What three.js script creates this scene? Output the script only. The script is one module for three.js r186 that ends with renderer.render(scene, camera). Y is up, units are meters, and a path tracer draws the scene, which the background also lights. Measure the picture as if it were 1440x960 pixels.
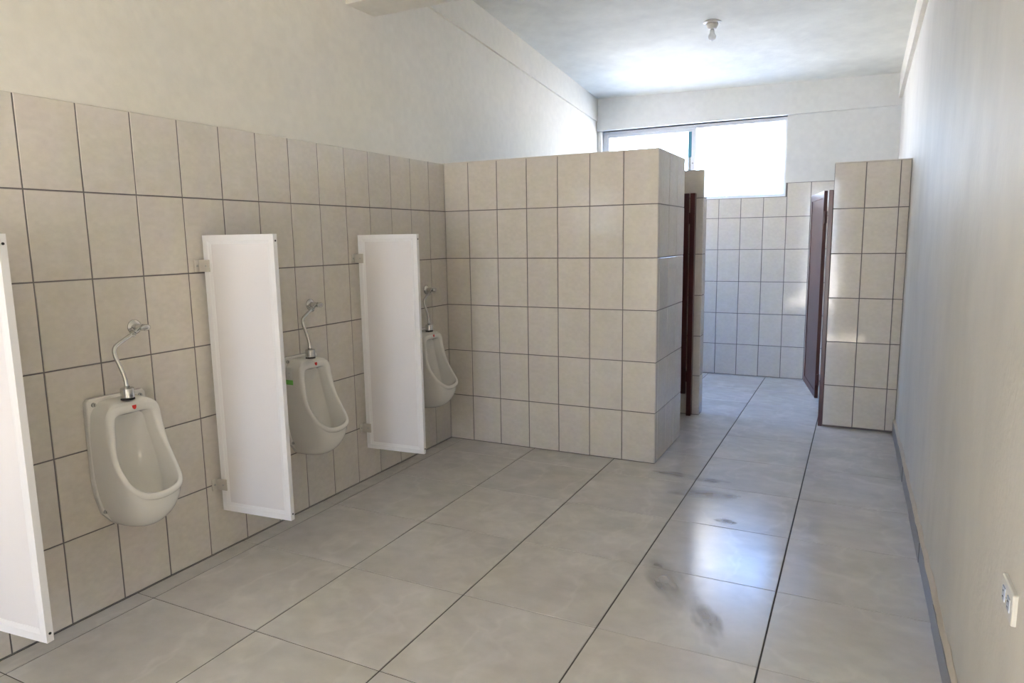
import * as THREE from 'three';
import { mergeGeometries } from 'three/addons/utils/BufferGeometryUtils.js';
import { RoundedBoxGeometry } from 'three/addons/geometries/RoundedBoxGeometry.js';
import { createNoise2D } from 'simplex-noise';

/* ---------------------------------------------------------------- camera, sky, sun, exposure */
const scene = new THREE.Scene();
const camera = new THREE.PerspectiveCamera(52.43, 1.5, 0.05, 400);
camera.rotation.order = 'YXZ';
camera.position.set(2.7516, 1.5005, 4.4155);
camera.rotation.set(-0.1459, 0.46505, -0.01567);
scene.add(camera);

const renderer = new THREE.WebGLRenderer({ antialias: true });
renderer.toneMapping = THREE.LinearToneMapping;
renderer.toneMappingExposure = 1.0;
renderer.shadowMap.enabled = true;
renderer.shadowMap.type = THREE.PCFSoftShadowMap;

function rng(seed) { let s = seed >>> 0; return () => { s = (s + 0x6D2B79F5) | 0; let t = Math.imul(s ^ (s >>> 15), 1 | s); t = (t + Math.imul(t ^ (t >>> 7), 61 | t)) ^ t; return ((t ^ (t >>> 14)) >>> 0) / 4294967296; }; }
const smooth = (a, b, x) => { const t = Math.min(1, Math.max(0, (x - a) / (b - a))); return t * t * (3 - 2 * t); };
const lerp = (a, b, t) => a + (b - a) * t;

// clear tropical sky: pale at the horizon, blue higher up, the same all the way round
const SKY = 0.93;
{
  const W = 256, H = 256, d = new Float32Array(W * H * 4);
  const horizon = [11, 13.2, 16.5], mid = [4.4, 8.6, 18.5], zenith = [3.1, 7.6, 20.5];
  for (let j = 0; j < H; j++) {
    const el = ((j + 0.5) / H - 0.5) * Math.PI, e = Math.max(0, el) / (Math.PI / 2);
    for (let i = 0; i < W; i++) for (let c = 0; c < 3; c++) {
      const lo = lerp(horizon[c], mid[c], smooth(0.02, 0.3, e)), v = lerp(lo, zenith[c], smooth(0.25, 1, e));
      d[(j * W + i) * 4 + c] = v * SKY;
      d[(j * W + i) * 4 + 3] = 1;
    }
  }
  const t = new THREE.DataTexture(d, W, H, THREE.RGBAFormat, THREE.FloatType);
  t.mapping = THREE.EquirectangularReflectionMapping; t.magFilter = THREE.LinearFilter; t.minFilter = THREE.LinearFilter; t.needsUpdate = true;
  scene.background = t;
}
const sun = new THREE.DirectionalLight(new THREE.Color().setRGB(1.0, 0.905, 0.775), 185);
sun.name = 'sun';
sun.position.set(2.6, 11.0, 16.6); sun.target.position.set(1.5, 0, 1.5);
sun.castShadow = true;
sun.shadow.mapSize.set(2048, 2048);
Object.assign(sun.shadow.camera, { left: -12, right: 12, top: 12, bottom: -12, near: 1, far: 60 });
scene.add(sun, sun.target);

/* ---------------------------------------------------------------- helpers */
const used = new Map();
function numbered(name) { const n = used.get(name) || 0; used.set(name, n + 1); return n ? name + '_' + String(n).padStart(3, '0') : name; }
function sh(o) { o.traverse((m) => { if (m.isMesh) { m.castShadow = true; m.receiveShadow = true; } }); return o; }
function thing(name, label, category, p = [0, 0, 0], group) {
  const o = new THREE.Group(); o.name = numbered(name); o.position.set(...p);
  o.userData = { label, category }; if (group) o.userData.group = group;
  scene.add(o); return o;
}
function struct(name, label, category = 'wall') { const o = thing(name, label, category); o.userData.kind = 'structure'; return o; }
function part(name, geo, mat, parent, label) {
  const m = new THREE.Mesh(geo, mat); m.name = name; m.castShadow = m.receiveShadow = true; parent.add(m);
  if (label) m.userData.label = label;
  return m;
}
function box(x0, x1, y0, y1, z0, z1) { const g = new THREE.BoxGeometry(x1 - x0, y1 - y0, z1 - z0); g.translate((x0 + x1) / 2, (y0 + y1) / 2, (z0 + z1) / 2); return metreUV(g); }
function rbox(x0, x1, y0, y1, z0, z1, r = 0.003, seg = 2) { const g = new RoundedBoxGeometry(x1 - x0, y1 - y0, z1 - z0, seg, r); g.translate((x0 + x1) / 2, (y0 + y1) / 2, (z0 + z1) / 2); return g; }
function metreUV(g) { // box projection, metres
  const p = g.attributes.position, n = g.attributes.normal, uv = new Float32Array(p.count * 2);
  for (let i = 0; i < p.count; i++) {
    const ax = Math.abs(n.getX(i)), ay = Math.abs(n.getY(i)), az = Math.abs(n.getZ(i));
    const a = ax >= ay && ax >= az ? [p.getZ(i), p.getY(i)] : ay >= az ? [p.getX(i), p.getZ(i)] : [p.getX(i), p.getY(i)];
    uv[2 * i] = a[0]; uv[2 * i + 1] = a[1];
  }
  g.setAttribute('uv', new THREE.BufferAttribute(uv, 2)); return g;
}
function hexa(c) { // eight corners: bottom 0-3 (x0z0,x1z0,x1z1,x0z1), top 4-7
  const f = [[0, 1, 2, 3], [7, 6, 5, 4], [0, 4, 5, 1], [1, 5, 6, 2], [2, 6, 7, 3], [3, 7, 4, 0]], pos = [];
  for (const [a, b, d, e] of f) for (const k of [a, b, d, a, d, e]) pos.push(...c[k]);
  const g = new THREE.BufferGeometry(); g.setAttribute('position', new THREE.Float32BufferAttribute(pos, 3)); g.computeVertexNormals(); return metreUV(g);
}

/* ---------------------------------------------------------------- textures and materials */
function tex(size, metres, fn, srgb) { // fn(u,v in 0..1, periodic noise) -> [r,g,b] 0..1
  const d = new Uint8Array(size * size * 4);
  for (let j = 0; j < size; j++) for (let i = 0; i < size; i++) {
    const c = fn(i / size, j / size), k = (j * size + i) * 4;
    for (let q = 0; q < 3; q++) d[k + q] = Math.max(0, Math.min(255, Math.round(255 * (Array.isArray(c) ? c[q] : c))));
    d[k + 3] = 255;
  }
  const t = new THREE.DataTexture(d, size, size); t.wrapS = t.wrapT = THREE.RepeatWrapping; t.magFilter = THREE.LinearFilter; t.minFilter = THREE.LinearMipmapLinearFilter; t.generateMipmaps = true;
  if (srgb) t.colorSpace = THREE.SRGBColorSpace;
  t.repeat.set(1 / metres, 1 / metres); t.needsUpdate = true; return t;
}
function periodic(seed) { // tileable value-noise fbm; frequencies are whole numbers of cells
  const r = rng(seed), T = new Float32Array(65536); for (let i = 0; i < 65536; i++) T[i] = r() * 2 - 1;
  const at = (x, y) => T[((x * 73) ^ (y * 1931) ^ ((x * y * 7) & 65535)) & 65535];
  const one = (u, v, fx, fy) => {
    const x = (((u % 1) + 1) % 1) * fx, y = (((v % 1) + 1) % 1) * fy, ix = Math.floor(x), iy = Math.floor(y); let a = x - ix, b = y - iy;
    a = a * a * a * (a * (a * 6 - 15) + 10); b = b * b * b * (b * (b * 6 - 15) + 10);
    const jx = (ix + 1) % fx, jy = (iy + 1) % fy, s = fx * 131 + fy * 17;
    return lerp(lerp(at(ix % fx + s, iy % fy), at(jx + s, iy % fy), a), lerp(at(ix % fx + s, jy), at(jx + s, jy), a), b);
  };
  return (u, v, fx, fy = fx, oct = 4) => { let s = 0, a = 1, t = 0; for (let o = 0; o < oct; o++) { s += a * one(u, v, fx, fy); t += a; a *= 0.5; fx *= 2; fy *= 2; } return 1.3 * s / t; };
}
const nA = periodic(11), nB = periodic(23), nC = periodic(37);

const plasterColor = tex(512, 2.4, (u, v) => { const k = 0.975 + 0.02 * nA(u, v, 5, 4, 5) + 0.012 * nB(u, v, 60, 60, 2); return [k, k * (1 + 0.004 * nC(u, v, 4)), k * (0.995 + 0.012 * nC(u, v, 5))]; }, true);
const plasterBump = tex(512, 1.2, (u, v) => 0.5 + 0.32 * nA(u, v, 7, 4, 5) + 0.12 * nB(u, v, 60, 60, 2));
const roughBump = tex(1024, 1.6, (u, v) => { const streak = nA(u, v, 16, 10, 4), grit = nB(u, v, 120, 90, 3), big = nC(u, v, 4, 3, 3); return 0.5 + 0.2 * streak + 0.16 * grit * (0.5 + 0.6 * big) + 0.2 * big; });
const roughColor = tex(512, 2.0, (u, v) => { const k = 0.955 + 0.03 * nC(u, v, 5, 3, 4) + 0.022 * nA(u, v, 14, 8, 4); return [k, k * 0.995, k * (0.985 + 0.01 * nB(u, v, 3))]; }, true);
const wallTileColor = tex(512, 0.9, (u, v) => { const k = 0.96 + 0.012 * nA(u, v, 12, 10, 5) + 0.018 * nB(u, v, 40, 56, 4); return [k, k * (0.995 + 0.008 * nC(u, v, 9)), k * (0.985 + 0.018 * nC(u, v, 12))]; }, true);
const wallTileBump = tex(256, 0.5, (u, v) => 0.5 + 0.35 * nA(u, v, 5, 5, 3));
const floorColor = tex(1024, 1.8, (u, v) => {
  const warp = 0.06 * nC(u, v, 5), c = nA(u + warp, v - warp, 5, 9, 5), vein = 1 - Math.min(1, Math.abs(nB(u + warp, v + 0.5 * warp, 6, 4, 5)) * 7);
  const k = 0.92 + 0.028 * c + 0.028 * nC(u, v, 22, 30, 4) + 0.03 * vein; return [k, k * (0.99 + 0.006 * nB(u, v, 8)), k * (0.972 + 0.014 * nB(u, v, 7))];
}, true);
const ceilingColor = tex(512, 2.6, (u, v) => { const w = 0.1 * nC(u, v, 4), k = 0.95 + 0.045 * nA(u + w, v + w, 5, 8, 5) + 0.02 * nB(u, v, 30); return [k * 0.995, k, k * 0.995]; }, true);

const rgb = (r, g, b) => new THREE.Color().setRGB(r, g, b);
const std = (o) => new THREE.MeshPhysicalMaterial(o);
const M = {
  plaster: std({ color: rgb(0.80, 0.765, 0.685), map: plasterColor, roughness: 0.72, bumpMap: plasterBump, bumpScale: 0.0018 }),
  whitePlaster: std({ color: rgb(0.78, 0.775, 0.745), map: plasterColor, roughness: 0.72, bumpMap: plasterBump, bumpScale: 0.0018 }),
  roughPlaster: std({ color: rgb(0.77, 0.75, 0.70), map: roughColor, roughness: 0.55, bumpMap: roughBump, bumpScale: 0.0035 }),
  ceiling: std({ color: rgb(0.82, 0.81, 0.745), map: ceilingColor, roughness: 0.8, bumpMap: plasterBump, bumpScale: 0.003 }),
  grout: std({ color: rgb(0.16, 0.145, 0.145), roughness: 0.95 }),
  floorGrout: std({ color: rgb(0.06, 0.055, 0.05), roughness: 0.9 }),
  wallTiles: [[0.70, 0.66, 0.60], [0.685, 0.645, 0.588], [0.71, 0.665, 0.602]].map((c) => std({ color: rgb(...c), map: wallTileColor, roughness: 0.075, bumpMap: wallTileBump, bumpScale: 0.00025 })),
  ceramic: std({ color: rgb(0.80, 0.78, 0.73), roughness: 0.12, clearcoat: 0.4, clearcoatRoughness: 0.05 }),
  chrome: std({ color: rgb(0.62, 0.62, 0.61), metalness: 1, roughness: 0.22 }),
  steel: std({ color: rgb(0.42, 0.43, 0.42), metalness: 1, roughness: 0.38 }),
  rubber: std({ color: rgb(0.02, 0.02, 0.02), roughness: 0.7 }),
  red: std({ color: rgb(0.55, 0.02, 0.015), roughness: 0.4 }),
  green: std({ color: rgb(0.12, 0.42, 0.06), roughness: 0.5 }),
  paper: std({ color: rgb(0.82, 0.82, 0.78), roughness: 0.5 }),
  pvc: std({ color: rgb(0.90, 0.885, 0.88), roughness: 0.38 }),
  pvcPanel: std({ color: rgb(0.82, 0.79, 0.785), roughness: 0.42 }),
  bracket: std({ color: rgb(0.58, 0.545, 0.49), roughness: 0.3 }),
  screw: std({ color: rgb(0.05, 0.05, 0.05), roughness: 0.5, metalness: 0.5 }),
  maroon: std({ color: rgb(0.062, 0.013, 0.014), roughness: 0.28 }),
  alu: std({ color: rgb(0.80, 0.81, 0.83), roughness: 0.4 }),
  glass: std({ color: rgb(1, 1, 1), roughness: 0.0, transmission: 1, thickness: 0, ior: 1.5 }),
  teal: std({ color: rgb(0.05, 0.19, 0.27), roughness: 0.35 }),
  tank: std({ color: rgb(0.78, 0.72, 0.55), roughness: 0.6 }),
  baseboard: std({ color: rgb(0.205, 0.205, 0.21), roughness: 0.35 }),
  beigeGrout: std({ color: rgb(0.66, 0.59, 0.48), roughness: 0.9, bumpMap: plasterBump, bumpScale: 0.004 }),
  porcelain: std({ color: rgb(0.66, 0.64, 0.60), roughness: 0.3 }),
  bulb: std({ color: rgb(0.86, 0.87, 0.87), roughness: 0.35 }),
  outlet: std({ color: rgb(0.70, 0.68, 0.62), roughness: 0.35 }),
  outletGrey: std({ color: rgb(0.42, 0.46, 0.55), roughness: 0.4 }),
  ground: std({ color: rgb(0.62, 0.58, 0.50), roughness: 1 }),
  leaf: std({ color: rgb(0.16, 0.30, 0.06), roughness: 0.7, side: THREE.DoubleSide }),
  bark: std({ color: rgb(0.30, 0.24, 0.18), roughness: 0.95 }),
};

/* floor: colour per tile (uv), worn and dusty patches by place in the room (uv1) */
const RW = 3.2, RL = 9.0;   // metres covered by the roughness map (x 0..3.2, z -3.4..5.6)
const floorRough = (() => {
  const S = 512, S2 = 1440, d = new Uint8Array(S * S2 * 4);
  for (let j = 0; j < S2; j++) for (let i = 0; i < S; i++) {
    const u = i / S, v = j / S2;
    const r = 0.2 + 0.02 * nA(u, v, 8, 17, 4) + 0.04 * nC(u, v, 36, 60, 3);
    const k = (j * S + i) * 4; d[k] = 255; d[k + 1] = Math.round(255 * r); d[k + 2] = 0; d[k + 3] = 255;
  }
  const t = new THREE.DataTexture(d, S, S2); t.wrapS = t.wrapT = THREE.RepeatWrapping; t.magFilter = THREE.LinearFilter; t.channel = 1; t.needsUpdate = true; return t;
})();
M.floorTiles = [[0.70, 0.69, 0.67], [0.685, 0.675, 0.655], [0.715, 0.70, 0.68]].map((c) => std({ color: rgb(...c), map: floorColor, roughness: 1, roughnessMap: floorRough }));

/* ---------------------------------------------------------------- tiles: each one its own small mesh */
const tileCache = new Map();
function tileGeometry(w, h, t, bevel, du, dv) { // lies in xy, faces +z, front at z = 0
  const x = w / 2, y = h / 2, b = bevel, P = [], U = [];
  const f = [[-x + b, -y + b, 0], [x - b, -y + b, 0], [x - b, y - b, 0], [-x + b, y - b, 0]], m = [[-x, -y, -b], [x, -y, -b], [x, y, -b], [-x, y, -b]], k = m.map(([a, c]) => [a, c, -t]);
  const quad = (a, b2, c, d) => { for (const v of [a, b2, c, a, c, d]) { P.push(...v); U.push(v[0] + du, v[1] + dv); } };
  quad(...f);
  for (let i = 0; i < 4; i++) { const j = (i + 1) % 4; quad(m[i], m[j], f[j], f[i]); quad(k[i], k[j], m[j], m[i]); }
  const g = new THREE.BufferGeometry(); g.setAttribute('position', new THREE.Float32BufferAttribute(P, 3)); g.setAttribute('uv', new THREE.Float32BufferAttribute(U, 2)); g.computeVertexNormals(); return g;
}
const rt = rng(5);
function tileField(parent, place, cutsU, cutsV, skip) { // place(u, v) -> [x,y,z] of a point on the face; turned by parent rotation
  const gap = 0.0055;
  for (let i = 0; i + 1 < cutsU.length; i++) for (let j = 0; j + 1 < cutsV.length; j++) {
    if (skip && skip(i, j)) continue;
    const w = cutsU[i + 1] - cutsU[i] - gap, h = cutsV[j + 1] - cutsV[j] - gap, v = Math.floor(rt() * 4), key = [w.toFixed(3), h.toFixed(3), v].join();
    if (!tileCache.has(key)) tileCache.set(key, tileGeometry(w, h, 0.008, 0.0016, v * 0.31 + 0.1, v * 0.17));
    const m = part('tile', tileCache.get(key), M.wallTiles[Math.floor(rt() * 3)], parent);
    m.position.set((cutsU[i] + cutsU[i + 1]) / 2, (cutsV[j] + cutsV[j + 1]) / 2, (rt() - 0.5) * 0.0012);
    m.rotation.set((rt() - 0.5) * 0.0035, (rt() - 0.5) * 0.0035, 0);
  }
}
const TH = 0.3417, rows = [0.002, ...[1, 2, 3, 4, 5, 6].map((k) => 0.003 + TH * k)];

/* ---------------------------------------------------------------- the room */
const ZF = -3.33, ZB = 8.6;                        // far wall with the window, wall behind the camera
const W2 = [0.2039 - 0.2244 * 14, 0.2039 - 0.2244 * 9, 0.003 + 0.3417 * 3, 2.22]; // stall window in the left wall: z0, z1, y0, y1
const xr = (z) => 3.066 + 0.0118 * z;             // right wall, slightly out of square
const yc = (x, z) => 3.045 + 0.09 * (z - ZF) - 0.02 * x; // sloping ceiling

{ // floor of large square tiles
  const fl = struct('floor', 'glossy pale grey floor of large square tiles with dark joints', 'floor');
  part('mortar_bed', box(-0.2, 3.35, -0.2, -0.003, ZF - 0.2, ZB + 0.2), M.floorGrout, fl);
  const xs = [0.0, 0.103, 0.703, 1.303, 1.903, 2.503, 3.103], zs = [];
  for (let k = -10; k < 11; k++) zs.push(2.616 - k * 0.5846);
  const r = rng(77);
  for (let i = 0; i + 1 < xs.length; i++) for (let j = 0; j < zs.length; j++) {
    const x0 = xs[i] + 0.003, z1 = zs[j] - 0.002, x1 = (i === 5 ? xr((zs[j] + 0.3)) - 0.002 : xs[i + 1] - 0.003), z0 = Math.max(ZF + 0.002, (j + 1 < zs.length ? zs[j + 1] : zs[j] - 0.5846) + 0.002);
    if (z0 > ZB || z1 - z0 < 0.02) continue;
    const g = tileGeometry(x1 - x0, z1 - z0, 0.009, 0.0016, r() * 3, r() * 3);
    const uv1 = new Float32Array(g.attributes.position.count * 2), cx = (x0 + x1) / 2, cz = (z0 + z1) / 2, p = g.attributes.position;
    for (let q = 0; q < p.count; q++) { uv1[2 * q] = (cx + p.getX(q)) / RW; uv1[2 * q + 1] = (cz - p.getY(q) + 3.4) / RL; }
    g.setAttribute('uv1', new THREE.BufferAttribute(uv1, 2));
    const m = part('floor_tile', g, M.floorTiles[Math.floor(r() * 3)], fl);
    m.rotation.order = 'YXZ'; m.rotation.set(-Math.PI / 2 + (r() - 0.5) * 0.0022, 0, 0); m.position.set(cx, 0, cz);
  }
}
{ // dried muddy shoe smears on the floor tiles
  const fl = scene.getObjectByName('floor');
  const footprints = [[1.995, 0.43, 0.17, 0.09, 0.25], [1.99, 0.18, 0.12, 0.045, 0.1], [2.18, 0.78, 0.05, 0.04, 0], [2.05, 1.53, 0.08, 0.21, 0.55], [2.28, 1.80, 0.05, 0.15, 0.4], [1.77, 0.15, 0.15, 0.05, -0.1]];
  const masks = [3, 8].map((q) => { const S = 128, d = new Uint8Array(S * S * 4); for (let j = 0; j < S; j++) for (let i = 0; i < S; i++) {
    const u = i / S, v = j / S, e = Math.hypot(u - 0.5, v - 0.5) * 2 + 0.25 * nB(u + q * 0.13, v, 4, 4, 2), k = (j * S + i) * 4, a = (1 - smooth(0.35, 0.95, e)) * (0.8 + 0.15 * nC(u, v + q * 0.1, 7, 7, 2));
    d[k] = d[k + 1] = d[k + 2] = Math.max(0, Math.min(255, 115 * a)); d[k + 3] = 255; }
    const t = new THREE.DataTexture(d, S, S); t.magFilter = THREE.LinearFilter; t.needsUpdate = true; return std({ color: rgb(0.58, 0.55, 0.50), roughness: 0.55, alphaMap: t, transparent: true }); });
  footprints.forEach(([x, z, a, b, t], i) => {
    const m = part('mud_smear', new THREE.PlaneGeometry(2 * a * 1.25, 2 * b * 1.25), masks[i % 2], fl, 'dried tan mud smear');
    m.rotation.set(-Math.PI / 2, 0, t, 'YXZ'); m.position.set(x, 0.0012, z); m.rotation.z = t;
  });
}
{ // left wall: plaster above, tiles below, a ring beam under the ceiling
  const w = struct('wall_left', 'long cream plastered wall with beige tiles on its lower part');
  const [wz0, wz1, wy0, wy1] = W2; // opening of the stall window
  part('plaster', mergeGeometries([box(-0.25, -0.006, -0.1, wy0, ZF - 0.25, ZB + 0.2), box(-0.25, -0.006, wy1, 4.2, ZF - 0.25, ZB + 0.2), box(-0.25, -0.006, wy0, wy1, ZF - 0.25, wz0), box(-0.25, -0.006, wy0, wy1, wz1, ZB + 0.2)]), M.plaster, w);
  part('grout_bed', mergeGeometries([box(-0.01, -0.003, 0, wy0, ZF, 4.69), box(-0.01, -0.003, wy0, 2.050, ZF, wz0), box(-0.01, -0.003, wy0, 2.050, wz1, 4.69)]), M.grout, w);
  const f = new THREE.Group(); f.name = 'tile_field'; f.rotation.y = Math.PI / 2; w.add(f);
  const us = [-5.0290]; for (let k = 20; k >= -15; k--) us.push(-(0.2039 + 0.2244 * k)); // u = -z
  const cutsOk = (i, j, c) => rows[j + 1] > W2[2] + 0.02 && -c[i + 1] < W2[1] - 0.02 && -c[i] > W2[0] + 0.02;
  const cuts = us.filter((u) => u < 3.2 && u > -4.95); cuts.push(-0.0005, 3.326); cuts.sort((a, b) => a - b);
  const cc = cuts.filter((c, i) => i === 0 || c - cuts[i - 1] > 0.03);
  tileField(f, null, cc, rows, (i, j) => cutsOk(i, j, cc));
  const b = (z) => 2.80 + 0.085 * (z - ZF);
  part('ring_beam', hexa([[-0.1, b(ZF), ZF], [0.014, b(ZF), ZF], [0.014, b(0.74), 0.74], [-0.1, b(0.74), 0.74], [-0.1, 4, ZF], [0.014, 4, ZF], [0.014, 4.2, 0.74], [-0.1, 4.2, 0.74]]), M.plaster, w);
}
{ // right wall: rough plaster, slightly out of square
  const w = struct('wall_right', 'rough white plastered wall with trowel streaks');
  part('plaster', hexa([[xr(ZF - 0.2), -0.1, ZF - 0.2], [3.5, -0.1, ZF - 0.2], [3.5, -0.1, ZB + 0.2], [xr(ZB + 0.2), -0.1, ZB + 0.2], [xr(ZF - 0.2), 4.2, ZF - 0.2], [3.5, 4.2, ZF - 0.2], [3.5, 4.2, ZB + 0.2], [xr(ZB + 0.2), 4.2, ZB + 0.2]]), M.roughPlaster, w);
  const b = (z) => 2.76 + 0.085 * (z - ZF);
  part('ring_beam', hexa([[xr(ZF) - 0.03, b(ZF), ZF], [3.2, b(ZF), ZF], [3.2, b(0.74), 0.74], [xr(0.74) - 0.03, b(0.74), 0.74], [xr(ZF) - 0.03, 4, ZF], [3.2, 4, ZF], [3.2, 4.2, 0.74], [xr(0.74) - 0.03, 4.2, 0.74]]), M.plaster, w);
}
{ // far wall with the window opening
  const w = struct('wall_far', 'white wall with beige tiles under a wide window');
  const zi = ZF - 0.006, zo = ZF - 0.2;
  part('plaster', mergeGeometries([box(-0.25, 0.04, 1.9, 2.70, zo, zi), box(2.02, 3.4, 1.9, 2.70, zo, zi), box(-0.25, 3.4, -0.1, 1.9, zo, zi), box(-0.25, 3.4, 2.70, 4.0, zo, zi)]), M.whitePlaster, w);
  part('lintel_beam', box(0.0, 3.1, 2.70, 3.6, ZF - 0.15, ZF + 0.035), M.whitePlaster, w);
  part('grout_bed', mergeGeometries([box(0, 2.03, 0, 1.895, ZF - 0.008, ZF - 0.003), box(2.03, 3.04, 0, 2.032, ZF - 0.008, ZF - 0.003)]), M.grout, w);
  const f = new THREE.Group(); f.name = 'tile_field'; f.position.z = ZF; w.add(f);
  const cu = [0.005]; for (let k = -5; k < 8; k++) cu.push(1.367 + 0.2262 * k); cu.push(3.03);
  const cv = [0.002, 0.338, 0.676, 1.018, 1.358, 1.69, 1.893];
  tileField(f, null, cu.filter((c) => c < 2.1), cv);
  tileField(f, null, cu.filter((c) => c > 2.03 && !(c > 2.95 && c < 3.0)), [...cv.slice(0, 6), 2.03]);
}
{ // wall behind the camera: doorway, and three small vent holes high up that let the sun in
  const w = struct('wall_back', 'plastered wall behind the camera with an open doorway');
  const z0 = ZB, z1 = ZB + 0.1, door = [1.5, 2.3, 2.6], V = [[2.68, 2.82], [2.90, 3.01], [3.055, 3.165]], vy = [3.2, 3.85];
  const g = [box(-0.25, door[0], -0.1, door[2], z0, z1), box(door[1], 3.5, -0.1, door[2], z0, z1), box(-0.25, 3.5, door[2], vy[0], z0, z1), box(-0.25, 3.5, vy[1], 4.2, z0, z1)];
  let x = -0.25; for (const [a, b] of V) { g.push(box(x, a, vy[0], vy[1], z0, z1)); x = b; } g.push(box(x, 3.5, vy[0], vy[1], z0, z1));
  part('plaster', mergeGeometries(g), M.plaster, w);
}
{ // sloping concrete ceiling and the cross beam under it
  const c = struct('ceiling', 'pale blotchy plastered ceiling sloping down to the window', 'ceiling');
  const q = (x, z, dy) => [x, yc(x, z) + dy, z];
  part('slab', hexa([q(-0.25, ZF - 0.2, 0), q(3.5, ZF - 0.2, 0), q(3.5, ZB + 0.2, 0), q(-0.25, ZB + 0.2, 0), q(-0.25, ZF - 0.2, 0.2), q(3.5, ZF - 0.2, 0.2), q(3.5, ZB + 0.2, 0.2), q(-0.25, ZB + 0.2, 0.2)]), M.ceiling, c);
  const b = struct('trim_1', 'plastered concrete beam crossing under the ceiling', 'beam');
  part('beam', box(-0.1, 3.2, 2.87, 3.6, 0.745, 1.01), M.plaster, b);
}

/* ---------------------------------------------------------------- tiled partitions */
const PX = 1.588;
{ // front partition, turning the corner along the passage
  const w = struct('wall_partition', 'beige tiled partition closing off the toilet stalls beyond the urinals');
  part('core', mergeGeometries([box(0, PX - 0.0035, 0, 2.048, -0.12, -0.0035), box(PX - 0.12, PX - 0.0035, 0, 2.048, -0.722, -0.1)]), M.grout, w);
  const f = new THREE.Group(); f.name = 'front_tiles'; w.add(f);
  tileField(f, null, [0.001, ...[0, 1, 2, 3, 4, 5].map((k) => 0.2019 + 0.2315 * k), PX], rows);
  const s = new THREE.Group(); s.name = 'side_tiles'; s.rotation.y = Math.PI / 2; s.position.x = PX; w.add(s);
  tileField(s, null, [0.001, 0.057, 0.281, 0.505, 0.726], rows);
  part('cap', box(0, PX, 2.048, 2.056, -0.125, 0), M.wallTiles[0], w);
  part('cap', box(PX - 0.125, PX, 2.048, 2.056, -0.726, -0.125), M.wallTiles[0], w);
}
{ // second stall partition
  const z = -1.42, w = struct('wall_stall', 'thin beige tiled stall wall ending at the passage behind the front partition');
  part('core', box(0, PX - 0.0035, 0, 2.030, z - 0.126, z - 0.0035), M.grout, w);
  const f = new THREE.Group(); f.name = 'front_tiles'; f.position.z = z; w.add(f);
  const cu = [0.003]; for (let k = 0; k < 7; k++) cu.push(PX - 0.2315 * (6 - k) - 0.001);
  const cv = [0.002, 0.338, 0.676, 1.018, 1.358, 1.812, 2.032];
  tileField(f, null, cu, cv);
  const s = new THREE.Group(); s.name = 'end_tiles'; s.rotation.y = Math.PI / 2; s.position.set(PX, 0, z); w.add(s);
  tileField(s, null, [0.001, 0.13], cv);
  part('cap', box(0, PX, 2.030, 2.036, z - 0.13, z), M.wallTiles[1], w);
}
{ // short partition on the right
  const z = -1.45, x0 = 2.545, x1 = xr(z), w = struct('wall_stub', 'short glossy beige tiled wall joining the right-hand plaster wall');
  part('core', box(x0, x1, 0, 2.026, z - 0.126, z - 0.0035), M.grout, w);
  const f = new THREE.Group(); f.name = 'front_tiles'; f.position.z = z; w.add(f);
  tileField(f, null, [x0, 2.758, 2.982, x1], [0.012, 0.335, 0.678, 1.018, 1.356, 1.692, 2.028]);
  part('cap', box(x0, x1, 2.026, 2.034, z - 0.13, z + 0.001), M.wallTiles[2], w);
}

/* ---------------------------------------------------------------- baseboard */
{
  const b = struct('baseboard_right', 'dark grey tile baseboard along the rough plaster wall', 'baseboard');
  let z = -1.44; const H = 0.095; let k = 0;
  while (z < 5) {
    const z1 = Math.min(5, z + 0.5846), x0 = xr(z), x1 = xr(z1), o = 0.0155 + 0.002 * (k % 2);
    part('baseboard_tile', hexa([[x0 - o, 0, z + 0.002], [x0 + 0.01, 0, z + 0.002], [x1 + 0.01, 0, z1 - 0.002], [x1 - o, 0, z1 - 0.002], [x0 - o, H, z + 0.002], [x0 + 0.01, H, z + 0.002], [x1 + 0.01, H, z1 - 0.002], [x1 - o, H, z1 - 0.002]]), M.baseboard, b);
    z = z1; k++;
  }
  // sloppy bead of beige mortar along the top
  const n = 90, P = [], I = [], r = rng(9), nz = createNoise2D(rng(4));
  for (let i = 0; i <= n; i++) {
    const zz = -1.44 + (5 + 1.44) * i / n, x = xr(zz), up = 0.026 + 0.012 * nz(zz * 4, 0) + 0.006 * nz(zz * 16, 3), ou = 0.0145 + 0.002 * nz(zz * 9, 8);
    P.push(x - ou, H - 0.001, zz, x - ou * 0.8, H + 0.004, zz, x - 0.003, H + up, zz, x + 0.01, H + up + 0.002, zz);
    if (i) for (let q = 0; q < 3; q++) { const a = (i - 1) * 4 + q, c = i * 4 + q; I.push(a, c, a + 1, a + 1, c, c + 1); }
  }
  const g = new THREE.BufferGeometry(); g.setAttribute('position', new THREE.Float32BufferAttribute(P, 3)); g.setIndex(I); g.computeVertexNormals(); metreUV(g);
  M.beigeGrout.side = THREE.DoubleSide;
  part('mortar_bead', g, M.beigeGrout, b, 'uneven beige mortar bead');
}

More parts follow.
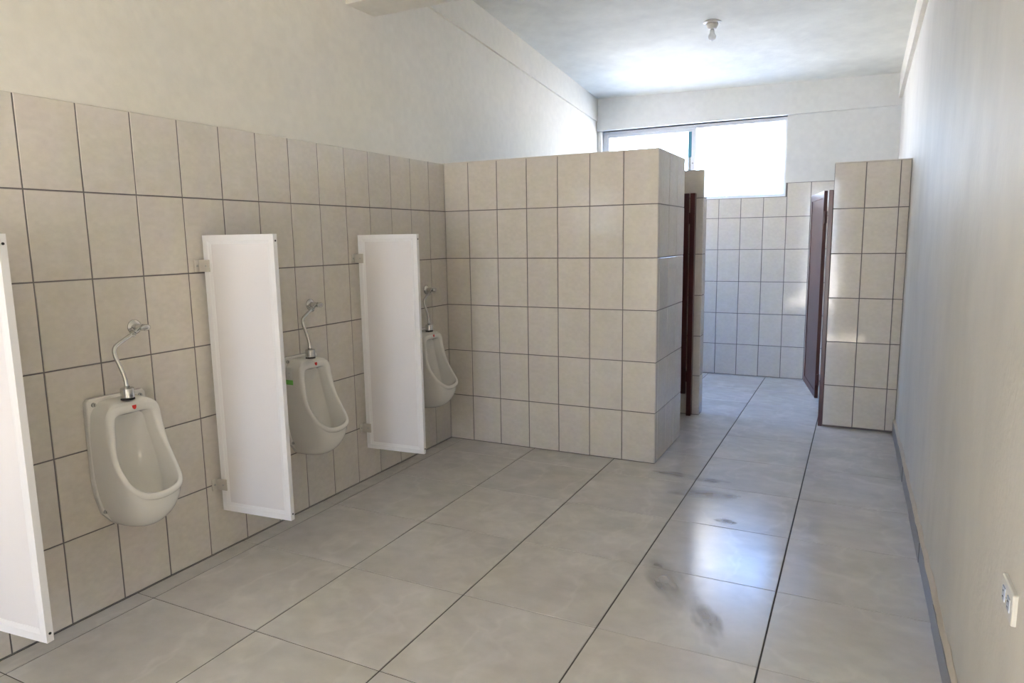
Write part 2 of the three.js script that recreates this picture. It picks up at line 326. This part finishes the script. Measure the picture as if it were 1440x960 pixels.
/* ---------------------------------------------------------------- window */
{
  const w = struct('window_1', 'wide white-framed sliding window under the ceiling', 'window');
  const x0 = 0.04, x1 = 2.02, y0 = 1.9, y1 = 2.70, zf = ZF - 0.14, zn = ZF - 0.08, t = 0.04;
  part('frame_rail', rbox(x0, x1, y1 - t, y1, zf, zn), M.alu, w); part('frame_rail', rbox(x0, x1, y0, y0 + 0.03, zf, zn), M.alu, w);
  part('frame_stile', rbox(x0, x0 + t, y0 + 0.03, y1 - t, zf, zn), M.alu, w); part('frame_stile', rbox(x1 - 0.026, x1, y0 + 0.03, y1 - t, zf, zn), M.alu, w);
  // sliding sash (left) and fixed light (right), each with its own glass
  const s = new THREE.Group(); s.name = 'sliding_sash'; w.add(s);
  part('sash_stile', rbox(1.045, 1.092, y0 + 0.03, y1 - t, ZF - 0.108, ZF - 0.084), M.alu, s);
  part('sash_stile', rbox(x0 + t, x0 + t + 0.03, y0 + 0.03, y1 - t, ZF - 0.108, ZF - 0.084), M.alu, s);
  part('sash_rail', rbox(x0 + t + 0.03, 1.045, y1 - t - 0.03, y1 - t, ZF - 0.108, ZF - 0.084), M.alu, s);
  part('sash_rail', rbox(x0 + t + 0.03, 1.045, y0 + 0.03, y0 + 0.06, ZF - 0.108, ZF - 0.084), M.alu, s);
  part('pane', box(x0 + t + 0.03, 1.012, y0 + 0.06, y1 - t - 0.03, ZF - 0.098, ZF - 0.095), M.glass, s);
  part('glazing_strip', box(1.008, 1.045, y0 + 0.03, y1 - t, ZF - 0.104, ZF - 0.088), M.teal, s, 'teal strip along the meeting stile');
  part('pane', box(1.06, x1 - 0.026, y0 + 0.03, y1 - t, ZF - 0.13, ZF - 0.127), M.glass, w);
  const l = new THREE.Group(); l.name = 'latch'; w.add(l);
  part('latch_body', rbox(1.045, 1.09, 2.22, 2.36, ZF - 0.084, ZF - 0.054, 0.005), M.alu, l);
  part('latch_grip', rbox(1.022, 1.044, 2.225, 2.355, ZF - 0.084, ZF - 0.06, 0.004), M.steel, l);
  part('latch_knob', new THREE.CylinderGeometry(0.008, 0.008, 0.012, 16).rotateX(Math.PI / 2).translate(1.067, 2.29, ZF - 0.05), M.steel, l);
}

{
  const w = struct('window_2', 'white-framed window in the far stall, hidden behind the tiled partition', 'window'), [z0, z1, y0, y1] = W2;
  part('frame_rail', rbox(-0.16, -0.11, y1 - 0.04, y1, z0, z1), M.alu, w); part('frame_rail', rbox(-0.16, -0.11, y0, y0 + 0.04, z0, z1), M.alu, w);
  for (const z of [z0, (z0 + z1) / 2 - 0.02, z1 - 0.04]) part('frame_stile', rbox(-0.16, -0.11, y0 + 0.04, y1 - 0.04, z, z + 0.04), M.alu, w);
  for (const z of [z0 + 0.04, (z0 + z1) / 2 + 0.02]) part('pane', box(-0.137, -0.134, y0 + 0.04, y1 - 0.04, z, z + (z1 - z0) / 2 - 0.06), M.glass, w);
}

/* ---------------------------------------------------------------- maroon stall doors and their jambs */
function stallDoor(label, W, H) { // local: hinge edge at x = 0, leaf along +x, faces +-z, bottom at y = 0
  const d = thing('stall_door', label, 'door'), r = 0.055, t = 0.026;
  part('stile', rbox(0, r, 0, H, -t / 2, t / 2, 0.003), M.maroon, d); part('stile', rbox(W - r, W, 0, H, -t / 2, t / 2, 0.003), M.maroon, d);
  part('rail', rbox(r, W - r, H - r, H, -t / 2, t / 2, 0.003), M.maroon, d); part('rail', rbox(r, W - r, 0, r, -t / 2, t / 2, 0.003), M.maroon, d);
  part('panel', box(r, W - r, r, H - r, -t / 2 + 0.006, t / 2 - 0.006), M.maroon, d);
  for (const y of [0.15, H - 0.2]) {
    const h = part('hinge', new THREE.CylinderGeometry(0.007, 0.007, 0.09, 12).translate(-0.006, y, 0), M.maroon, d);
    part('hinge_leaf', rbox(-0.012, 0.03, y - 0.045, y + 0.045, t / 2, t / 2 + 0.003, 0.001), M.maroon, h);
  }
  return d;
}
{
  const j = struct('trim_2', 'maroon door post fixed to the end of the short tiled wall', 'door post');
  part('post', rbox(2.514, 2.5448, 0.0, 1.834, -1.54, -1.448, 0.003), M.maroon, j);
  const d = stallDoor('maroon metal stall door standing open beside the short right-hand tiled wall', 0.71, 1.622);
  d.position.set(2.490, 0.211, -1.5); d.rotation.y = Math.PI / 2 + 0.185;
}
{
  const j = struct('trim_3', 'maroon door post fixed to the thin stall wall', 'door post');
  part('post', rbox(1.492, 1.530, 0.0, 1.850, -1.4195, -1.36, 0.003), M.maroon, j);
  const d = stallDoor('maroon metal stall door folded back against the thin stall wall behind the front partition', 0.64, 1.668);
  d.position.set(1.476, 0.182, -1.395); d.rotation.y = Math.PI;
}

/* ---------------------------------------------------------------- urinals */
const SP = (pts, n) => { // closed smooth outline through mirrored key points [z, y, ...]
  const full = [...pts, ...pts.slice(1, -1).reverse().map(([a, b]) => [-a, b])].map(([a, b]) => new THREE.Vector3(a, b, 0));
  const c = new THREE.CatmullRomCurve3(full, true, 'centripetal'), out = [];
  for (let i = 0; i < n; i++) out.push(c.getPoint(i / n)); return out;
};
function urinalBody() {
  const N = 96;
  const B = SP([[0, 0.882], [0.070, 0.881], [0.088, 0.868], [0.114, 0.838], [0.124, 0.78], [0.127, 0.64], [0.120, 0.52], [0.096, 0.42], [0.056, 0.352], [0, 0.332]], N);
  const O = SP([[0, 0.864], [0.076, 0.863], [0.102, 0.855], [0.116, 0.832], [0.120, 0.77], [0.127, 0.665], [0.127, 0.605], [0.117, 0.545], [0.082, 0.503], [0, 0.486]], N);
  const I = SP([[0, 0.826], [0.060, 0.825], [0.076, 0.817], [0.083, 0.79], [0.089, 0.74], [0.104, 0.665], [0.107, 0.612], [0.099, 0.56], [0.071, 0.529], [0, 0.517]], N);
  const J = SP([[0, 0.815], [0.054, 0.814], [0.068, 0.804], [0.075, 0.78], [0.082, 0.73], [0.097, 0.64], [0.101, 0.56], [0.092, 0.485], [0.06, 0.44], [0, 0.426]], N);
  const keys = [[0.38, 0.285], [0.49, 0.278], [0.52, 0.262], [0.555, 0.228], [0.595, 0.196], [0.65, 0.166], [0.72, 0.146], [0.80, 0.136], [0.87, 0.13]];
  const xr_ = (y) => { for (let i = 1; i < keys.length; i++) if (y <= keys[i][0]) { const [a, xa] = keys[i - 1], [b, xb] = keys[i]; return lerp(xa, xb, (y - a) / (b - a)); } return keys[keys.length - 1][1]; };
  const rings = [];
  const ring = (f) => { const r = []; for (let i = 0; i < N; i++) r.push(f(i)); rings.push(r); };
  const sm = (i) => { let s = 0, w = 0; for (let k = -4; k <= 4; k++) { s += xr_(O[(i + k + N) % N].y) * (5 - Math.abs(k)); w += 5 - Math.abs(k); } return s / w; };
  const X = Array.from({ length: N }, (_, i) => sm(i));
  for (let k = 0; k <= 12; k++) { const t = k / 12, f = Math.pow(t, 2.5), g = Math.sin(t * Math.PI / 2); ring((i) => [Math.max(0.001, (X[i] - 0.012) * g), lerp(B[i].y, O[i].y, f), lerp(B[i].x, O[i].x, f)]); }
  for (let k = 1; k <= 8; k++) { const t = k / 8, a = t * Math.PI; ring((i) => [X[i] - 0.012 + 0.015 * Math.sin(a), lerp(O[i].y, I[i].y, 0.5 - 0.5 * Math.cos(a)), lerp(O[i].x, I[i].x, 0.5 - 0.5 * Math.cos(a))]); }
  for (let k = 1; k <= 7; k++) { const t = k / 7; ring((i) => [lerp(X[i] - 0.012, 0.45 * X[i] + 0.018, t), lerp(I[i].y, J[i].y, Math.sin(t * Math.PI / 2)), lerp(I[i].x, J[i].x, Math.sin(t * Math.PI / 2))]); }
  for (let k = 1; k <= 6; k++) { const t = k / 6; ring((i) => { const x0 = 0.45 * X[i] + 0.018, e = 1 - t; return [lerp(0.043, x0, e * e * e), lerp(0.64, J[i].y, e), lerp(0, J[i].x, e)]; }); }
  const P = [], Id = [];
  rings.forEach((r) => r.forEach((p) => P.push(...p)));
  for (let a = 0; a + 1 < rings.length; a++) for (let i = 0; i < N; i++) { const j = (i + 1) % N, p = a * N + i, q = a * N + j, r = p + N, s = q + N; Id.push(p, r, q, q, r, s); }
  const g = new THREE.BufferGeometry(); g.setAttribute('position', new THREE.Float32BufferAttribute(P, 3)); g.setIndex(Id); g.computeVertexNormals(); return g;
}
function makeUrinal(label) { // local: wall at x = 0, centre line at z = 0, floor at y = 0
  const u = thing('urinal', label, 'urinal', [0, 0, 0], 'white ceramic urinals along the tiled wall');
  part('bowl', urinalBody(), M.ceramic, u);
  const sp = [[0.05, 0.890], [0.114, 0.890], [0.123, 0.880], [0.125, 0.80], [0.124, 0.56], [0.118, 0.49], [0.098, 0.41], [0.055, 0.357], [0.02, 0.345]];
  const s = new THREE.Shape(); sp.forEach(([z, y], i) => (i ? s.lineTo(z, y) : s.moveTo(z, y))); [...sp].reverse().forEach(([z, y]) => s.lineTo(-z, y)); s.closePath();
  const fg = new THREE.ExtrudeGeometry(s, { depth: 0.016, bevelEnabled: true, bevelThickness: 0.006, bevelSize: 0.005, bevelSegments: 3, curveSegments: 8 });
  fg.rotateY(Math.PI / 2); fg.translate(0.006, 0, 0);
  part('back_flange', fg, M.ceramic, u);
  for (const sz of [1, -1]) for (const [z, y] of [[0.101, 0.870], [0.097, 0.42]]) {
    const c = part('screw', new THREE.CylinderGeometry(0.0085, 0.0095, 0.006, 18).rotateZ(-Math.PI / 2).translate(0.031, y, sz * z), M.steel, u, 'grey steel fixing screw');
    part('screw_slot', new THREE.BoxGeometry(0.001, 0.011, 0.002).translate(0.0343, y, sz * z), M.screw, c);
  }
  part('gasket', new THREE.CylinderGeometry(0.026, 0.027, 0.006, 28).translate(0.098, 0.882, 0), M.rubber, u, 'black rubber washer');
  const nut = part('spud_nut', new THREE.LatheGeometry([[0, 0.885], [0.0255, 0.885], [0.0262, 0.890], [0.0262, 0.922], [0.024, 0.927], [0.012, 0.929], [0.011, 0.934], [0, 0.934]].map(([a, b]) => new THREE.Vector2(a, b)), 32), M.chrome, u, 'chrome coupling nut');
  nut.position.set(0.098, 0, 0);
  const path = new THREE.CatmullRomCurve3([[0.098, 0.925, 0], [0.098, 0.965, 0.004], [0.094, 1.02, 0.018], [0.088, 1.065, 0.030], [0.078, 1.092, 0.022], [0.064, 1.118, -0.03], [0.054, 1.140, -0.085], [0.050, 1.155, -0.112]].map((p) => new THREE.Vector3(...p)));
  part('supply_pipe', new THREE.TubeGeometry(path, 60, 0.0085, 14), M.chrome, u, 'bent chrome supply pipe');
  part('pipe_collar', new THREE.CylinderGeometry(0.0115, 0.0115, 0.014, 18).rotateX(1.1).translate(0.056, 1.136, -0.078), M.chrome, u);
  const v = part('stop_valve', new THREE.CylinderGeometry(0.0145, 0.0145, 0.052, 22).rotateZ(Math.PI / 2).translate(0.034, 1.158, -0.125), M.chrome, u, 'chrome stop valve');
  part('escutcheon', new THREE.LatheGeometry([[0, 0.012], [0.016, 0.012], [0.024, 0.009], [0.031, 0.004], [0.032, 0], [0, 0]].map(([a, b]) => new THREE.Vector2(a, b)), 32).rotateZ(-Math.PI / 2).translate(0.0005, 1.158, -0.125), M.chrome, v);
  part('valve_handle', new THREE.SphereGeometry(0.019, 22, 14).scale(0.62, 0.75, 1.2).translate(0.073, 1.158, -0.125), M.chrome, v);
  // small red shield-shaped maker's mark on the rim
  const m = new THREE.Shape(); m.moveTo(-0.009, 0.008); m.lineTo(0.009, 0.008); m.lineTo(0.0085, -0.001); m.quadraticCurveTo(0.006, -0.008, 0, -0.010); m.quadraticCurveTo(-0.006, -0.008, -0.0085, -0.001); m.closePath();
  const mg = new THREE.ExtrudeGeometry(m, { depth: 0.0012, bevelEnabled: false }); mg.rotateY(Math.PI / 2);
  const mk = part('maker_mark', mg, M.red, u, 'small red shield mark'); mk.position.set(0.1335, 0.850, 0); mk.rotation.z = 0.15;
  return u;
}
{
  const u1 = makeUrinal('white urinal without a sticker, between the two dividers furthest from the tiled partition'); u1.position.z = 2.64;
  const specs = [[1.577, 'white urinal with a green-banded sticker on its flank'], [0.405, 'white urinal in the corner beside the tiled partition, half hidden by a divider']];
  for (const [z, label] of specs) { const c = u1.clone(); c.name = numbered('urinal'); c.userData = { ...u1.userData, label }; c.position.z = z; scene.add(c);
    if (z > 1) {
      const s = part('sticker', rbox(0.040, 0.078, 0.752, 0.845, 0.1262, 0.1272, 0.0004, 1), M.paper, c, 'white paper sticker with a green band');
      part('green_band', rbox(0.036, 0.084, 0.752, 0.778, 0.1266, 0.1280, 0.0004, 1), M.green, s);
      for (const y of [0.795, 0.815]) part('print_mark', new THREE.BoxGeometry(0.006, 0.003, 0.0006).translate(0.06, y, 0.1276), M.outletGrey, s);
    }
  }
}

/* ---------------------------------------------------------------- urinal dividers */
function mitred(L, w, t) { // a rail of length L along +x with 45 degree ends and a raised outer lip, width w along -y
  const prof = [[0, 0], [w * 0.62, 0], [w * 0.72, -0.003], [w, -0.006]]; // [inwards, depth of each face]
  const P = []; const T = t / 2;
  const row = (d) => [[d[0], -d[0], T + d[1]], [L - d[0], -d[0], T + d[1]]];
  const quad = (a, b, c, e) => { for (const v of [a, b, c, a, c, e]) P.push(...v); };
  for (let i = 0; i + 1 < prof.length; i++) { const [a, b] = row(prof[i]), [c, e] = row(prof[i + 1]); quad(c, e, b, a); const f = (p) => [p[0], p[1], -p[2]]; quad(f(a), f(b), f(e), f(c)); }
  quad([0, 0, T], [L, 0, T], [L, 0, -T], [0, 0, -T]);
  const [c, e] = row(prof[3]), f = (p) => [p[0], p[1], -p[2]]; quad(e, c, f(c), f(e));
  const g = new THREE.BufferGeometry(); g.setAttribute('position', new THREE.Float32BufferAttribute(P, 3)); g.computeVertexNormals(); return g;
}
function makeDivider(label) { // local: wall edge at x = 0, leaf along +x, bottom at y = 0
  const d = thing('urinal_divider', label, 'divider', [0, 0, 0], 'white framed dividers between the urinals');
  const W = 0.407, H = 1.325, w = 0.042, t = 0.024;
  const top = part('frame_rail', mitred(W, w, t), M.pvc, d); top.position.set(0, H, 0);
  const bot = part('frame_rail', mitred(W, w, t), M.pvc, d); bot.position.set(W, 0, 0); bot.rotation.z = Math.PI;
  const out = part('frame_stile', mitred(H, w, t), M.pvc, d); out.position.set(W, H, 0); out.rotation.z = -Math.PI / 2;
  const inn = part('frame_stile', mitred(H, w, t), M.pvc, d); inn.position.set(0, 0, 0); inn.rotation.z = Math.PI / 2;
  part('panel', box(w - 0.004, W - w + 0.004, w - 0.004, H - w + 0.004, -t / 2 + 0.0075, t / 2 - 0.0075), M.pvcPanel, d);
  for (const y of [0.13, 1.185]) {
    const b = part('bracket', mergeGeometries([rbox(-0.030, -0.025, y - 0.028, y + 0.028, -0.045, 0.045, 0.002, 1), rbox(-0.026, 0.036, y - 0.028, y + 0.028, t / 2 + 0.0005, t / 2 + 0.006, 0.002, 1), rbox(-0.026, 0.036, y - 0.028, y + 0.028, -t / 2 - 0.006, -t / 2 - 0.0005, 0.002, 1)]), M.bracket, d, 'beige plastic wall bracket');
    part('bracket_screw', new THREE.CylinderGeometry(0.005, 0.005, 0.003, 14).rotateZ(Math.PI / 2).translate(-0.0245, y, 0.03), M.steel, b);
    part('bracket_screw', new THREE.CylinderGeometry(0.004, 0.004, 0.003, 14).rotateX(Math.PI / 2).translate(0.016, y, t / 2 + 0.0065), M.steel, b);
  }
  for (const y of [0.03, H - 0.03]) part('corner_screw', new THREE.CylinderGeometry(0.0042, 0.0042, 0.003, 14).rotateZ(Math.PI / 2).translate(W + 0.001, y, 0), M.screw, d, 'dark screw head');
  return d;
}
{
  const d0 = makeDivider('white framed divider standing between the unstickered urinal and the green-stickered one');
  d0.position.set(0.030, 0.217, 2.150); d0.rotation.y = 0.085;
  const c = [[1.036, 0.075, 'white framed divider half hiding the corner urinal by the tiled partition'], [3.253, 0.10, 'white framed divider furthest from the tiled partition, past all three urinals']];
  for (const [z, a, label] of c) { const k = d0.clone(); k.name = numbered('urinal_divider'); k.userData = { ...d0.userData, label }; k.position.z = z; k.rotation.y = a; scene.add(k); }
}

/* ---------------------------------------------------------------- ceiling lamp, socket */
{
  const x = 1.605, z = -1.5, y = yc(x, z), l = thing('ceiling_lamp', 'bare bulb in a small porcelain holder on the ceiling, switched off', 'lamp', [x, y, z]);
  const lathe = (a, n = 40) => new THREE.LatheGeometry(a.map(([r, h]) => new THREE.Vector2(r, 0.82 * h)), n);
  const plate = part('ceiling_plate', lathe([[0, 0.02], [0.068, 0.02], [0.071, 0.0], [0.069, -0.006], [0.052, -0.010], [0, -0.010]]), M.porcelain, l); 
  part('socket', lathe([[0, -0.008], [0.047, -0.008], [0.044, -0.03], [0.033, -0.055], [0.026, -0.064], [0, -0.064]]), M.porcelain, l, 'tapered porcelain socket');
  part('bulb_cap', lathe([[0, -0.062], [0.0135, -0.062], [0.0135, -0.074], [0, -0.074]]), M.steel, l);
  part('bulb', lathe([[0, -0.070], [0.016, -0.070], [0.017, -0.092], [0.022, -0.108], [0.030, -0.124], [0.031, -0.138], [0.026, -0.154], [0.014, -0.165], [0, -0.168]]), M.bulb, l, 'frosted glass bulb');
  part('bulb_tip', new THREE.SphereGeometry(0.003, 10, 8).translate(0, -0.138, 0), M.steel, l);
  for (const s of [-1, 1]) part('plate_screw', new THREE.CylinderGeometry(0.005, 0.005, 0.004, 12).translate(s * 0.056, -0.010, 0), M.steel, plate);
}
{
  const z = 2.605, o = thing('wall_outlet', 'white double power outlet low on the rough plaster wall', 'outlet', [xr(z), 0.678, z]);
  o.rotation.y = 0.0118;
  part('cover_plate', rbox(-0.010, 0.006, -0.037, 0.037, -0.060, 0.060, 0.004, 3), M.outlet, o);
  for (const s of [-1, 1]) {
    const r = part('receptacle', rbox(-0.0122, -0.006, -0.017, 0.017, s * 0.026 - 0.014, s * 0.026 + 0.014, 0.003, 2), M.outletGrey, o, 'grey socket face');
    for (const y of [-0.007, 0.007]) part('slot', new THREE.BoxGeometry(0.001, 0.002, 0.008).translate(-0.0124, y, s * 0.026), M.screw, r);
  }
  part('plate_screw', new THREE.CylinderGeometry(0.003, 0.003, 0.002, 12).rotateZ(Math.PI / 2).translate(-0.0105, 0, 0), M.steel, o);
}

/* ---------------------------------------------------------------- outside */
{
  const g = struct('ground', 'sunlit sandy ground outside the building', 'ground');
  part('earth', box(-60, 60, -0.6, -0.22, -60, 60), M.ground, g);
  const p = thing('utility_pole', 'slim grey pole outside the window', 'pole', [0.39, -0.22, -14]);
  part('shaft', new THREE.CylinderGeometry(0.06, 0.09, 7, 16).translate(0, 3.5, 0), M.bark, p);
  const k = thing('water_tank', 'cream water tank on a steel stand outside, mirrored in the glossy floor', 'tank', [-0.73, -0.22, -14]);
  part('tank_body', new THREE.LatheGeometry([[0, 6.75], [0.38, 6.75], [0.42, 6.8], [0.42, 7.05], [0.4, 7.1], [0.42, 7.15], [0.42, 7.5], [0.36, 7.66], [0.16, 7.78], [0.15, 7.84], [0, 7.85]].map(([r, y]) => new THREE.Vector2(r, y)), 40), M.tank, k);
  for (const [x, z] of [[-0.35, -0.35], [0.35, -0.35], [-0.35, 0.35], [0.35, 0.35]]) part('stand_leg', rbox(x - 0.03, x + 0.03, 0, 6.7, z - 0.03, z + 0.03, 0.004), M.steel, k);
  part('stand_deck', rbox(-0.45, 0.45, 6.69, 6.75, -0.45, 0.45, 0.005), M.steel, k);
  part('crossarm', rbox(-0.6, 0.6, 6.3, 6.4, -0.05, 0.05, 0.01), M.bark, p);
}

sh(scene);
renderer.render(scene, camera);
